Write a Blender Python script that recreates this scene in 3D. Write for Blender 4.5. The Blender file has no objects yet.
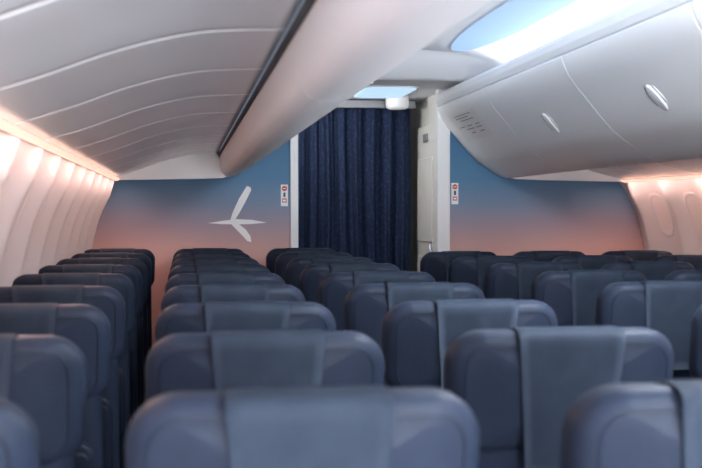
import bpy, bmesh, math, random
from mathutils import Vector, Matrix
random.seed(3)
S = bpy.context.scene
try:
    S.view_settings.view_transform = 'Standard'
    S.view_settings.exposure = .42
except Exception: pass
H = 1.53      # eye height; profile heights are given relative to it
CX = 1.27     # cabin centre line (x)
YW = 8.6      # front partition
YR = -3.0     # rear end

# ---------------------------------------------------------------- materials
def mat(name, col, rough=.5, metal=0, emis=None, es=0, coat=0, spec=.5):
    m = bpy.data.materials.new(name); m.use_nodes = True
    b = m.node_tree.nodes['Principled BSDF']
    b.inputs['Base Color'].default_value = (*col, 1)
    b.inputs['Roughness'].default_value = rough
    b.inputs['Metallic'].default_value = metal
    b.inputs['Coat Weight'].default_value = coat
    b.inputs['Specular IOR Level'].default_value = spec
    if emis:
        b.inputs['Emission Color'].default_value = (*emis, 1)
        b.inputs['Emission Strength'].default_value = es
    return m
def noisy(m, c1, c2, scale, bump=0.0, bscale=None, detail=4):
    nt = m.node_tree; b = nt.nodes['Principled BSDF']
    tc = nt.nodes.new('ShaderNodeTexCoord'); n = nt.nodes.new('ShaderNodeTexNoise')
    n.inputs['Scale'].default_value = scale; n.inputs['Detail'].default_value = detail
    r = nt.nodes.new('ShaderNodeValToRGB')
    r.color_ramp.elements[0].color = (*c1, 1); r.color_ramp.elements[1].color = (*c2, 1)
    r.color_ramp.elements[0].position = .35; r.color_ramp.elements[1].position = .65
    nt.links.new(tc.outputs['Object'], n.inputs['Vector'])
    nt.links.new(n.outputs['Fac'], r.inputs['Fac']); nt.links.new(r.outputs['Color'], b.inputs['Base Color'])
    if bump:
        n2 = nt.nodes.new('ShaderNodeTexNoise'); n2.inputs['Scale'].default_value = bscale or scale
        bp = nt.nodes.new('ShaderNodeBump'); bp.inputs['Strength'].default_value = bump; bp.inputs['Distance'].default_value = .01
        nt.links.new(tc.outputs['Object'], n2.inputs['Vector'])
        nt.links.new(n2.outputs['Fac'], bp.inputs['Height']); nt.links.new(bp.outputs['Normal'], b.inputs['Normal'])
    return m

M_bin = mat('bin_white', (.91, .92, .93), .45)
M_psu = mat('psu_grey', (.90, .92, .94), .24)
M_fascia = mat('fascia', (.82, .83, .85), .4)
M_ceil = mat('ceiling_white', (.84, .86, .90), .6)
M_side = mat('sidewall_cream', (.81, .75, .75), .5)
M_trim = mat('trim_white', (.86, .86, .86), .45)
M_cream = mat('door_cream', (.86, .84, .79), .45)
M_dark = mat('dark_gap', (.07, .07, .075), .7)
M_grey = mat('grey_plastic', (.25, .26, .29), .5)
M_lgrey = mat('light_grey_plastic', (.36, .37, .39), .5)
M_metal = mat('brushed_metal', (.6, .6, .62), .3, 1)
M_leather = noisy(mat('leather', (.04, .05, .075), .48, spec=.15), (.0125, .0185, .034), (.0155, .0225, .041), 14, .12, 180)
M_cover = noisy(mat('headrest_cover', (.1, .13, .18), .6, spec=.15), (.038, .054, .085), (.045, .063, .097), 20, .1, 250)
M_shell = mat('seat_shell', (.010, .015, .028), .45, spec=.15)
M_carpet = noisy(mat('carpet', (.03, .035, .06), .95), (.03, .035, .055), (.055, .06, .09), 60, .3, 200)
M_blue = mat('sky_light', (.10, .16, .26), .7, emis=(.46, .67, 1.0), es=.60, spec=.15)
M_bluel = mat('entry_light', (.12, .2, .3), .6, emis=(.55, .77, 1.0), es=.68)
M_warm = mat('warm_led', (.9, .7, .6), .5, emis=(1, .60, .46), es=.85)
M_pane = mat('window_shade', (.78, .70, .69), .5, emis=(1, .72, .62), es=.04)
M_red = mat('sign_red', (.6, .04, .03), .5)
M_ink = mat('sign_ink', (.03, .03, .04), .5)
M_emb = mat('emblem_white', (.9, .9, .9), .5)

# bulkhead graphic : blue fading into pink (printed decor laminate)
M_wall = mat('decor_laminate', (.2, .2, .3), .55, spec=.3)
nt = M_wall.node_tree; b = nt.nodes['Principled BSDF']
tc = nt.nodes.new('ShaderNodeTexCoord'); sx = nt.nodes.new('ShaderNodeSeparateXYZ')
mr = nt.nodes.new('ShaderNodeMapRange'); cr = nt.nodes.new('ShaderNodeValToRGB')
mr.inputs['From Min'].default_value = H - .40; mr.inputs['From Max'].default_value = H + .50
els = cr.color_ramp.elements
els[0].position = 0; els[0].color = (.70, .39, .34, 1)
els[1].position = 1; els[1].color = (.055, .165, .31, 1)
for p, c in ((.18, (.62, .38, .35)), (.34, (.40, .32, .37)), (.50, (.21, .28, .40)), (.70, (.085, .22, .37))):
    e = els.new(p); e.color = (*c, 1)
nt.links.new(tc.outputs['Object'], sx.inputs[0]); nt.links.new(sx.outputs['Z'], mr.inputs['Value'])
nt.links.new(mr.outputs['Result'], cr.inputs['Fac']); nt.links.new(cr.outputs['Color'], b.inputs['Base Color'])

# curtain : navy weave with a fine pattern
M_curt = mat('curtain_navy', (.012, .02, .06), .85, spec=.2)
nt = M_curt.node_tree; b = nt.nodes['Principled BSDF']
tc = nt.nodes.new('ShaderNodeTexCoord'); vo = nt.nodes.new('ShaderNodeTexVoronoi'); vo.inputs['Scale'].default_value = 34
cr = nt.nodes.new('ShaderNodeValToRGB')
cr.color_ramp.elements[0].color = (.024, .041, .092, 1); cr.color_ramp.elements[1].color = (.012, .021, .053, 1)
cr.color_ramp.elements[0].position = .15; cr.color_ramp.elements[1].position = .5
nt.links.new(tc.outputs['Object'], vo.inputs['Vector']); nt.links.new(vo.outputs['Distance'], cr.inputs['Fac'])
nt.links.new(cr.outputs['Color'], b.inputs['Base Color'])

# ---------------------------------------------------------------- helpers
class MB:
    def __init__(s): s.bm = bmesh.new(); s.mats = []
    def mi(s, m):
        if m not in s.mats: s.mats.append(m)
        return s.mats.index(m)
    def face(s, vs, m, smooth=True):
        try: f = s.bm.faces.new(vs)
        except ValueError: return None
        f.material_index = s.mi(m); f.smooth = smooth; return f
    def grid(s, rows, m, closed_u=False, smooth=True):
        V = [[s.bm.verts.new(p) for p in r] for r in rows]
        for i in range(len(V) - 1):
            n = len(V[i])
            for j in range(n if closed_u else n - 1):
                s.face([V[i][j], V[i][(j + 1) % n], V[i + 1][(j + 1) % n], V[i + 1][j]], m, smooth)
        return V
    def box(s, c, d, m, r=0.0):
        x, y, z = c; a, bb, cc = [v / 2 for v in d]
        vs = [s.bm.verts.new((x + i * a, y + j * bb, z + k * cc)) for i in (-1, 1) for j in (-1, 1) for k in (-1, 1)]
        idx = [(0, 1, 3, 2), (4, 6, 7, 5), (0, 4, 5, 1), (2, 3, 7, 6), (0, 2, 6, 4), (1, 5, 7, 3)]
        fs = [s.face([vs[i] for i in q], m, False) for q in idx]
        if r:
            es = list({e for f in fs for e in f.edges})
            res = bmesh.ops.bevel(s.bm, geom=es, offset=r, segments=3, affect='EDGES', profile=.5)
            for f in res['faces']: f.smooth = True; f.material_index = s.mi(m)
    def pillow(s, w, h, t, rc, re, tr, m, seg=8, bulge=.012):
        """rounded slab in XZ, thickness along Y; tr maps local point -> point"""
        def outline(ins):
            ww, hh = w / 2 - ins, h / 2 - ins; r = max(rc - ins, .004); pts = []
            for cx, cz, a0 in ((1, 1, 0), (-1, 1, 90), (-1, -1, 180), (1, -1, 270)):
                for k in range(seg + 1):
                    a = math.radians(a0 + 90 * k / seg)
                    pts.append((cx * (ww - r) + r * math.cos(a), cz * (hh - r) + r * math.sin(a)))
            return pts
        rings = []
        def caps(side):
            out = []
            for f in (.0, .35, .65, .88):
                o = outline(re); out.append([(x * f if f else x * .02, side * (t / 2 + bulge * (1 - f * f)), z * f if f else z * .02) for x, z in o])
            return out
        rings += caps(-1)
        for k in range(7):
            a = math.pi * k / 12
            rings.append([(x, -(t / 2 - re) - re * math.cos(a), z) for x, z in outline(re * (1 - math.sin(a)))])
        for k in range(6, -1, -1):
            a = math.pi * k / 12
            rings.append([(x, (t / 2 - re) + re * math.cos(a), z) for x, z in outline(re * (1 - math.sin(a)))])
        rings += caps(1)[::-1]
        rows = [[tr(Vector(p)) for p in r] for r in rings]
        V = s.grid(rows, m, True)
        s.face(V[0][::-1], m); s.face(V[-1], m)
    def cyl(s, p0, p1, r, m, n=16, caps=True):
        p0, p1 = Vector(p0), Vector(p1); d = (p1 - p0).normalized()
        a = d.orthogonal().normalized(); c = d.cross(a)
        rows = [[p + r * (math.cos(t) * a + math.sin(t) * c) for t in [2 * math.pi * k / n for k in range(n)]] for p in (p0, p1)]
        V = s.grid(rows, m, True)
        if caps: s.face(V[0][::-1], m, False); s.face(V[1], m, False)
    def mesh(s, name):
        bmesh.ops.recalc_face_normals(s.bm, faces=s.bm.faces)
        me = bpy.data.meshes.new(name); s.bm.to_mesh(me); s.bm.free()
        for m in s.mats: me.materials.append(m)
        return me
    def obj(s, name, loc=(0, 0, 0)):
        o = bpy.data.objects.new(name, s.mesh(name)); o.location = loc
        S.collection.objects.link(o); return o

def spline(P, n=5):
    out = []
    for i in range(len(P) - 1):
        p0 = P[max(i - 1, 0)]; p1 = P[i]; p2 = P[i + 1]; p3 = P[min(i + 2, len(P) - 1)]
        for k in range(n):
            t = k / n
            out.append(tuple(.5 * ((2 * b_) + (-a + c) * t + (2 * a - 5 * b_ + 4 * c - d) * t * t + (-a + 3 * b_ - 3 * c + d) * t ** 3)
                             for a, b_, c, d in zip(p0, p1, p2, p3)))
    out.append(tuple(P[-1])); return out

# ---------------------------------------------------------------- floor
m = MB(); m.box((1.31, (YR + 10) / 2, -.03), (4.2, 13.0, .06), M_carpet); m.obj('floor')

# ---------------------------------------------------------------- side walls with windows
WC = 1.31
side_prof = spline([(1.77, .235), (1.85, .11), (1.92, -.05), (1.97, -.25), (2.02, -.5), (2.04, -.8), (2.03, -1.15), (1.97, -1.53)], 4)
PW = .60
def wall_pt(sgn, s, y, off=0.0):
    n = len(side_prof) - 1; s = max(0, min(.9999, s)); i = int(s * n); t = s * n - i
    a, c = side_prof[i], side_prof[i + 1]
    dx, z = a[0] + (c[0] - a[0]) * t, a[1] + (c[1] - a[1]) * t
    nx, nz = (c[1] - a[1]), -(c[0] - a[0]); L = math.hypot(nx, nz); nx /= L; nz /= L
    if nx > 0: nx, nz = -nx, -nz
    ph = abs(((y / PW) % 1) - .5) * 2          # 1 at rib, 0 at centre
    rib = .052 * (max(0, ph - .30) / .70) ** 2 * min(1, s * 8)
    if ph > .965: rib -= .010
    o = off + rib
    return (WC + sgn * (dx + nx * o), y, H + z + nz * o)
for sgn, nm in ((-1, 'wall_left'), (1, 'wall_right')):
    m = MB(); ys = []
    y = YR
    while y < YW + 1.2: ys.append(y); y += PW / 30
    ys.append(YW + 1.2)
    m.grid([[wall_pt(sgn, k / 32, y) for k in range(33)] for y in ys], M_side)
    m.obj(nm)
    k = math.ceil(YR / PW)
    while (k + .5) * PW < YW - .1:
        yc = (k + .5) * PW; k += 1
        if yc < -1.5: continue
        m = MB(); N = 36
        def ring(a, bb, off):
            out = []
            for q in range(N):
                t = 2 * math.pi * q / N; ct, st = math.cos(t), math.sin(t)
                ex = 2 / 2.8
                out.append(wall_pt(sgn, .25 + bb * math.copysign(abs(st) ** ex, st), yc + a * math.copysign(abs(ct) ** ex, ct), off))
            return out
        V = m.grid([ring(.150, .125, .0), ring(.146, .120, .003), ring(.138, .114, .004), ring(.125, .103, .003), ring(.118, .097, .001)], M_side, True)
        V2 = m.grid([ring(.118, .097, .001), ring(.08, .066, .0015), ring(.03, .025, .002)], M_pane, True); m.face(V2[-1], M_pane)
        m.obj('window_%d' % (len([o for o in bpy.data.objects if o.name.startswith('window_')]) + 1))

# warm LED strips along the side wall heads
for sgn in (-1, 1):
    m = MB()
    rows = []
    for y in (YR + .1, YW - .14):
        rows.append([(WC + sgn * 1.742, y, H + .222), (WC + sgn * 1.750, y, H + .212), (WC + sgn * 1.768, y, H + .208), (WC + sgn * 1.765, y, H + .225)])
    m.grid(rows, M_warm, True); m.obj('led_light_strip')

# ---------------------------------------------------------------- overhead bins
door_prof = spline([(.487, .735), (.50, .69), (.535, .625), (.60, .545), (.68, .45), (.76, .367), (.85, .305), (.92, .262), (.97, .243), (1.01, .245), (1.04, .285), (1.05, .37)], 4)
bays = []
y = YW + .03 - 1.45
bays.append((y, YW - .01))
while y > YR: bays.append((y - 1.5, y)); y -= 1.5
for sgn in (-1, 1):
    BX = CX + (.015 if sgn < 0 else 0)
    for bi, (y0, y1) in enumerate(bays):
        y0c = max(y0, YR)
        m = MB(); g = .0025
        prof = door_prof + [(1.05, .735)]
        def P(p, yy, ins=0):
            return (BX + sgn * p[0], yy, H + p[1])
        cx = sum(p[0] for p in prof) / len(prof); cz = sum(p[1] for p in prof) / len(prof)
        def ins(p, k): return (p[0] + (cx - p[0]) * k, p[1] + (cz - p[1]) * k)
        V = m.grid([[P(ins(p, .020), y0c + g) for p in prof], [P(ins(p, .006), y0c + g + .001) for p in prof], [P(p, y0c + g + .004) for p in prof], [P(p, y0c + g + .02) for p in prof],
                    [P(p, y1 - g - .02) for p in prof], [P(p, y1 - g - .004) for p in prof], [P(ins(p, .006), y1 - g - .001) for p in prof], [P(ins(p, .020), y1 - g) for p in prof]], M_bin, True)
        m.face(V[0], M_bin, False); m.face(V[-1], M_bin, False)
        # dark strip along the hinge lip, painting in the shade of the groove
        m.box((BX + sgn * 1.057, (y0c + y1) / 2, H + .385), (.012, y1 - y0c - .01, .012), M_dark)
        # latch handle : upright oval plate with recessed grip, on the door face
        yc = (y0 + y1) / 2
        a = Vector((.60, .545)); c = Vector((.76, .367)); tdir = (c - a).normalized(); nrm = Vector((tdir[1], -tdir[0]))
        if nrm.x > 0: nrm = -nrm
        base = Vector((.662, .472)) + nrm * -.001
        def hp(u, v, o):
            q = base + tdir * v + nrm * (o - v * v * 1.0)
            return (BX + sgn * q.x, yc + u, H + q.y)
        def oval(ru, rv, o):
            return [hp(ru * math.cos(2 * math.pi * q / 28) , rv * math.sin(2 * math.pi * q / 28), o) for q in range(28)]
        if y0c > YR + .1 and bi > 0:
            V = m.grid([oval(.070, .092, -.004), oval(.070, .092, .003), oval(.064, .087, .0045)], M_bin, True)
            V = m.grid([oval(.064, .087, .0045), oval(.059, .082, .0035), oval(.03, .04, .003)], M_lgrey, True); m.face(V[-1], M_lgrey)
            V = m.grid([oval(.045, .070, .003), oval(.043, .068, .008), oval(.035, .056, .010)], M_bin, True); m.face(V[-1], M_bin)
        # placards printed on the door nearest the partition
        if bi == 0:
            def on(s_, yy, o=.0025):
                n = len(door_prof) - 1; i = int(s_ * n); t = s_ * n - i
                A, B = door_prof[i], door_prof[i + 1]
                return (BX + sgn * (A[0] + (B[0] - A[0]) * t - o), yy, H + A[1] + (B[1] - A[1]) * t - o * .6)
            def patch(s0, s1, ya, yb, mm, o):
                n = 6
                m.grid([[on(s0 + (s1 - s0) * i / n, yy, o) for yy in (ya, yb)] for i in range(n + 1)], mm)
            patch(.145, .33, 7.62, 8.34, M_trim, .0022)
            for s0, ya, yb in ((.165, 7.75, 8.2), (.185, 7.85, 8.2), (.205, 7.75, 8.1), (.245, 7.7, 7.82), (.245, 7.9, 8.05), (.245, 8.1, 8.25), (.265, 7.7, 7.85), (.265, 7.9, 8.1), (.29, 7.7, 7.82), (.29, 7.95, 8.05)):
                patch(s0, s0 + .005, ya, yb, M_grey, .0040)
        m.obj('overhead_bin')
        # passenger service panels under the bin
        m = MB(); ext = .08 if sgn > 0 else .03
        pp = spline([(1.068, .395), (1.25, .385), (1.42, .345), (1.6, .28), (1.735 + ext, .228)], 5)
        halves = [(y0, yc), (yc, y1)]
        for ha, hb in halves:
            ha = max(ha, YR)
            if hb - ha < .2: continue
            NY = 24; rws = []
            for j in range(NY + 1):
                t = j / NY; yy = ha + .0002 + (hb - ha - .0004) * t
                wv = .005 * math.sin(math.pi * t) ** 2
                lo = []
                for q, p in enumerate(pp):
                    e = math.sin(math.pi * q / (len(pp) - 1)) ** .7 if 0 < q < len(pp) - 1 else 0
                    lo.append((BX + sgn * p[0], yy, H + p[1] + wv * e))
                up = [(BX + sgn * p[0], yy, H + p[1] + .03) for p in pp][::-1]
                rws.append(lo + up)
            V = m.grid(rws, M_psu, True)
            m.face(V[0], M_psu, False); m.face(V[-1], M_psu, False)
        m.obj('passenger_service_panel')
    # fascia rail above the doors (fixed)
    m = MB()
    fp = [(.487, .745), (.478, .775), (.478, .81), (.49, .83), (.80, .83), (.80, .745)]
    V = m.grid([[(BX + sgn * p[0], yy, H + p[1]) for p in fp] for yy in (YR, YW - .01)], M_fascia, True, smooth=False)
    m.face(V[0], M_fascia, False); m.face(V[1], M_fascia, False)
    m.obj('trim_1' if sgn < 0 else 'trim_2')
    # end close-out between service panels and partition
    m = MB(); ext = .10 if sgn > 0 else .06
    pr = [(.99, .245), (1.03, .232), (1.2, .225), (1.735 + ext, .215), (1.735 + ext, .24), (1.6, .29), (1.42, .355), (1.25, .395), (1.07, .40)]
    V = m.grid([[(BX + sgn * p[0], yy, H + p[1]) for p in pr] for yy in (YW - .12, YW - .004)], M_psu, True)
    m.face(V[0], M_psu, False); m.face(V[1], M_psu, False)
    m.obj('trim_3' if sgn < 0 else 'trim_4')

# ---------------------------------------------------------------- ceiling (arched) with sky light bands
YC = 7.7
def arch(dx):
    t = abs(dx) / .8
    return 1.02 - .05 * t ** 2 - .12 * t ** 6
m = MB()
nx = 48
xs = [-.8 + 1.6 * i / nx for i in range(nx + 1)]
rows = []
yy = YR; ysl = []
while yy < YC: ysl.append(yy); yy += .25
ysl.append(YC)
for yv in ysl:
    rows.append([(CX + x, yv, H + arch(x)) for x in xs])
m.grid(rows, M_ceil)
st = [[(CX + x, YC, H + arch(x)) for x in xs], [(CX + x, YC + .10, H + min(arch(x), .99)) for x in xs], [(CX + x, YC + .25, H + .875) for x in xs], [(CX + x, YC + .32, H + .86) for x in xs]]
m.grid(st, M_ceil)
m.grid([[(CX + x, yv, H + .86) for x in (-.8, .8)] for yv in (YC + .32, 9.9)], M_ceil, smooth=False)
m.obj('ceiling')
for sgn, nm in ((-1, 'trim_5'), (1, 'trim_6')):
    m = MB(); m.box((CX + sgn * .81, (YR + 9.9) / 2, H + .88), (.02, 9.9 - YR, .28), M_ceil); m.obj(nm)
for sgn in (-1, 1):
    for (ya, yb) in ((-2.8, -.2), (0.0, 3.2), (3.4, 7.6)):
        m = MB(); rws = []
        n = 60
        for i in range(n + 1):
            yv = ya + (yb - ya) * i / n
            e = min(1, min(i, n - i) / 18); wdt = .13 * math.sqrt(max(0.0, 1 - (1 - e) ** 2)) + .004
            rws.append([(CX + sgn * (.405 + wdt * q), yv, H + arch(.405 + wdt * q) - .006) for q in (-1, -.5, 0, .5, 1)])
        m.grid(rws, M_blue); m.obj('ceiling_light')

# ---------------------------------------------------------------- front partition, entry
def slab(name, x0, x1, y0, y1, z0, z1, mm, r=0):
    m = MB(); m.box(((x0 + x1) / 2, (y0 + y1) / 2, (z0 + z1) / 2), (x1 - x0, y1 - y0, z1 - z0), mm, r); return m.obj(name)
m = MB()
for x0, x1 in ((-.80, .72), (1.85, 3.42)):
    m.box(((x0 + x1) / 2, YW + .02, 1.25), (x1 - x0, .04, 2.5), M_wall)
m.obj('wall_front')
slab('trim_7', .722, .778, YW - .02, YW + .06, 0, H + .82, M_trim, .006)
slab('trim_8', 1.757, 1.848, YW - .02, YW + .06, 0, H + .86, M_trim, .006)
slab('wall_entry_left', .70, .722, YW + .06, 9.9, 0, H + .86, M_cream)
slab('wall_entry_right', 1.81, 1.85, YW + .06, 9.9, 0, H + .86, M_cream)
slab('wall_entry_end', .70, 1.85, 9.9, 9.94, 0, H + .9, M_dark)
slab('wall_rear', -.75, 3.38, YR - .05, YR - .005, 0, 2.6, M_trim)
m = MB()
m.box((1.79, 9.12, 1.1), (.02, .72, 2.15), M_cream, .008)
m.box((1.775, 9.12, 1.62), (.012, .56, .62), M_cream, .005)
m.box((1.775, 9.12, .75), (.012, .56, .9), M_cream, .005)
m.cyl((1.765, 8.86, 1.15), (1.765, 8.86, 1.30), .012, M_metal)
m.box((1.775, 8.86, 1.22), (.012, .05, .20), M_metal, .004)
m.box((1.772, 9.1, 2.08), (.01, .16, .06), M_grey, .003)
m.obj('door_1')
# curtain
m = MB(); rows = []
ztop, zbot = H + .79, .04
for j in range(41):
    z = ztop + (zbot - ztop) * j / 40; amp = .030 + .012 * j / 40
    r_ = []
    for i in range(241):
        u = i / 240; x = .785 + .93 * u
        wv = math.sin(2 * math.pi * 8.5 * u + .8 * math.sin(5 * u) + .15 * math.sin(z * 2)) + .3 * math.sin(2 * math.pi * 21 * u + z)
        r_.append((x + .006 * math.sin(z * 3 + u * 9), 9.40 + amp * wv, z))
    rows.append(r_)
m.grid(rows, M_curt); o = m.obj('curtain')
sm = o.modifiers.new('t', 'SOLIDIFY'); sm.thickness = .003
m = MB(); m.box((1.25, 9.40, H + .822), (1.0, .05, .06), M_grey, .008); m.obj('curtain_rail')
m = MB(); m.pillow(.36, .75, .02, .09, .008, lambda p: Vector((1.41 + p.x, 8.78 + p.z, H + .855 + p.y)), M_bluel, bulge=.0)
m.pillow(.40, .79, .012, .11, .005, lambda p: Vector((1.41 + p.x, 8.78 + p.z, H + .860 + p.y)), M_trim, bulge=.0); m.obj('ceiling_lamp')
m = MB()
N = 28; rr = [(.088, .86), (.088, .80), (.08, .78), (.06, .77), (.02, .765)]
V = m.grid([[(1.58 + r * math.cos(2 * math.pi * q / N), 9.22 + r * math.sin(2 * math.pi * q / N), H + z) for q in range(N)] for r, z in rr], M_trim, True); m.face(V[-1], M_trim)
m.obj('smoke_detector')
m = MB(); m.box((1.20, 8.1, H + .85), (.05, .05, .02), M_trim, .004); m.obj('ceiling_speaker')

# emblem on left partition
m = MB()
def epx(u, v): return (.175 + (u - 211) * .00688, (212 - v) * .0069 + H)
for k, poly in enumerate((
    [(247, 186), (250.5, 187), (251.5, 190), (246, 201), (240, 212), (235, 220), (230.5, 220), (233, 212), (239, 199)],
    [(208, 223), (224, 220.5), (236, 219), (252, 219.8), (267, 222.5), (252, 224), (236, 224.3), (222, 224)],
    [(231, 223.8), (239, 224), (246, 229.5), (250.5, 236), (251.5, 242), (247.5, 241), (241, 234)])):
    vs = [m.bm.verts.new((epx(u, v)[0], YW - .003 - k * .0008, epx(u, v)[1])) for u, v in poly]
    m.face(vs, M_emb, False)
m.obj('airline_emblem')
for x, zc in ((.682, H + .115), (1.885, H + .13)):
    m = MB(); m.box((x, YW - .004, zc), (.05, .006, .15), M_emb, .002)
    m.cyl((x, YW - .007, zc + .048), (x, YW - .0095, zc + .048), .018, M_red, 20)
    m.box((x, YW - .0105, zc + .048), (.022, .001, .005), M_emb)
    m.box((x, YW - .008, zc + .005), (.014, .003, .03), M_ink)
    m.box((x, YW - .008, zc - .035), (.030, .003, .028), M_red)
    m.box((x, YW - .010, zc - .035), (.02, .002, .012), M_emb)
    m.obj('safety_sign')

# ---------------------------------------------------------------- seats
TOP = 1.30
def lean(z): return (TOP - z) * .20
def seat_mesh(arms):
    m = MB()
    m.pillow(.415, .86, .085, .06, .035, lambda p: Vector((p.x, lean(p.z + .83) + p.y, p.z + .83)), M_leather, bulge=.008)
    m.pillow(.385, .50, .03, .05, .012, lambda p: Vector((p.x, lean(p.z + .70) + p.y - .048, p.z + .70)), M_shell, bulge=.002)
    m.pillow(.36, .25, .022, .025, .008, lambda p: Vector((p.x, lean(p.z + .80) + p.y - .070, p.z + .80)), M_shell, bulge=.0)
    m.box((0, lean(.935) - .084, .935), (.05, .012, .02), M_metal, .003)
    m.pillow(.34, .24, .025, .03, .010, lambda p: Vector((p.x, lean(p.z + .56) + p.y - .070, p.z + .56)), M_leather, bulge=.01)
    zc = TOP - .13
    def hr(p):
        z = p.z + zc
        w = 1.0 + .02 * (p.z / .14)
        return Vector((p.x * w, lean(z) + p.y + .65 * p.x * p.x - .016, z - .08 * p.x * p.x * (1 if p.z > 0 else 0)))
    m.pillow(.46, .26, .105, .070, .034, hr, M_leather, seg=10, bulge=.003)
    # stitched seam welt around the rim of the headrest
    for ysd in (-.0515, .0515):
        loop = []
        for cx_, cz_, a0 in ((1, 1, 0), (-1, 1, 90), (-1, -1, 180), (1, -1, 270)):
            for k in range(9):
                a = math.radians(a0 + 90 * k / 8); loop.append((cx_ * (.203 - .046) + .046 * math.cos(a), cz_ * (.103 - .046) + .046 * math.sin(a)))
        rows = [[hr(Vector((x + .0028 * math.cos(t) * (1 if x > 0 else -1), ysd + .0028 * math.sin(t), z))) for x, z in loop] for t in (0, 1.26, 2.51, 3.77, 5.03, 6.28)]
        m.grid(rows, M_shell, True)
    path = []
    for k in range(9): path.append((-.060 - .003 * math.sin(math.pi * k / 8), -.165 + .26 * k / 8))
    for k in range(1, 12):
        a = math.pi * k / 12; ex = .6
        path.append((-.060 * math.copysign(abs(math.cos(a)) ** ex, math.cos(a)), .095 + .038 * math.sin(a) ** ex))
    for k in range(9): path.append((.060 + .003 * math.sin(math.pi * k / 8), .095 - .20 * k / 8))
    rows = []
    for (py, pz) in path:
        wv = .104 - .020 * (1 if py < 0 else .4) * max(0, min(1, (.1 - pz) / .25))
        rows.append([hr(Vector(((-1 + .2 * i) * wv, py, pz))) for i in range(11)])
    m.grid(rows, M_cover)
    bmesh.ops.solidify(m.bm, geom=[f for f in m.bm.faces if f.material_index == m.mi(M_cover)], thickness=.003)
    m.pillow(.45, .50, .14, .06, .05, lambda p: Vector((p.x, .42 + p.z, .46 + p.y + .03 * p.z)), M_leather, bulge=.015)
    m.box((0, .40, .37), (.44, .42, .03), M_grey, .006)
    for yv in (.24, .58):
        m.cyl((0, yv, 0.0), (0, yv - .02, .37), .018, M_metal)
    m.box((0, .41, .012), (.05, .46, .022), M_metal, .004)
    for ax in arms:
        m.pillow(.046, .40, .045, .02, .015, lambda p: Vector((ax + p.x, .30 + p.z, .70 + p.y)), M_shell, seg=5, bulge=.002)
        m.box((ax, .20, .54), (.028, .09, .30), M_grey, .01)
        m.box((ax, .30, .38), (.09, .30, .03), M_grey, .006)
    return m.mesh('passenger_seat')
sW = seat_mesh([]); sL = seat_mesh([-.27]); sB = seat_mesh([-.27, .27])
for cols, nrow in ((((-.42, sW), (.155, sL), (.745, sB)), 9), (((1.60, sL), (2.14, sL), (2.68, sB)), 8)):
    for r in range(nrow):
        for x, me in cols:
            o = bpy.data.objects.new('passenger_seat', me)
            o.location = (x, 1.60 + .79 * r, 0); S.collection.objects.link(o)

# ---------------------------------------------------------------- lights
def area(name, loc, sx_, sy, power, col, direction):
    l = bpy.data.lights.new(name, 'AREA'); l.shape = 'RECTANGLE'; l.size = sx_; l.size_y = sy; l.energy = power; l.color = col
    o = bpy.data.objects.new(name, l); o.location = loc
    d = Vector(direction).normalized(); z = -d; yax = Vector((0, 1, 0)) if abs(d.y) < .9 else Vector((0, 0, 1)); xax = yax.cross(z).normalized(); yax = z.cross(xax)
    o.matrix_world = Matrix.Translation(loc) @ Matrix((xax, yax, z)).transposed().to_4x4()
    S.collection.objects.link(o); return o
for sgn in (-1, 1):
    area('cove_light', (CX + sgn * .70, (YR + YC) / 2, H + .845), .10, YC - YR - .4, 38, (.90, .95, 1.0), (-sgn * .9, 0, 1))
    area('wall_wash_light', (WC + sgn * 1.725, (YR + YW) / 2, H + .205), .02, YW - YR - .4, 21, (1.0, .64, .55), (sgn * .22, 0, -1))
for yv in (-1.8, .5, 2.8):
    area('aisle_fill_light', (CX, yv, H + .98), .34, 1.3, 85, (.91, .955, 1), (0, .45, -1))  # added fill under the ceiling, out of frame, to brighten the cabin
area('rear_fill_light', (CX, YR + .15, 1.0), 2.6, 1.2, 400, (.93, .965, 1), (0, 1, .65))  # added fill behind the camera, lifts seat backs and panel undersides
area('entry_fill_light', (.83, 8.85, H + .70), .08, .3, 3.5, (1, .97, .92), (1, .35, -.5))  # added fill hidden behind the left bin, brightens curtain and door
w = bpy.data.worlds.new('World'); S.world = w; w.use_nodes = True
w.node_tree.nodes['Background'].inputs[0].default_value = (.5, .6, .8, 1); w.node_tree.nodes['Background'].inputs[1].default_value = .3

# ---------------------------------------------------------------- camera
cam = bpy.data.cameras.new('Camera'); co = bpy.data.objects.new('Camera', cam); S.collection.objects.link(co)
cam.sensor_width = 36; cam.lens = 63.8; cam.clip_start = .05
co.location = (0, 0, H)
co.rotation_euler = (math.radians(90 - 1.01), 0, math.radians(-7.6))
cam.dof.use_dof = True; cam.dof.focus_distance = 8.5; cam.dof.aperture_fstop = 5.6
S.camera = co
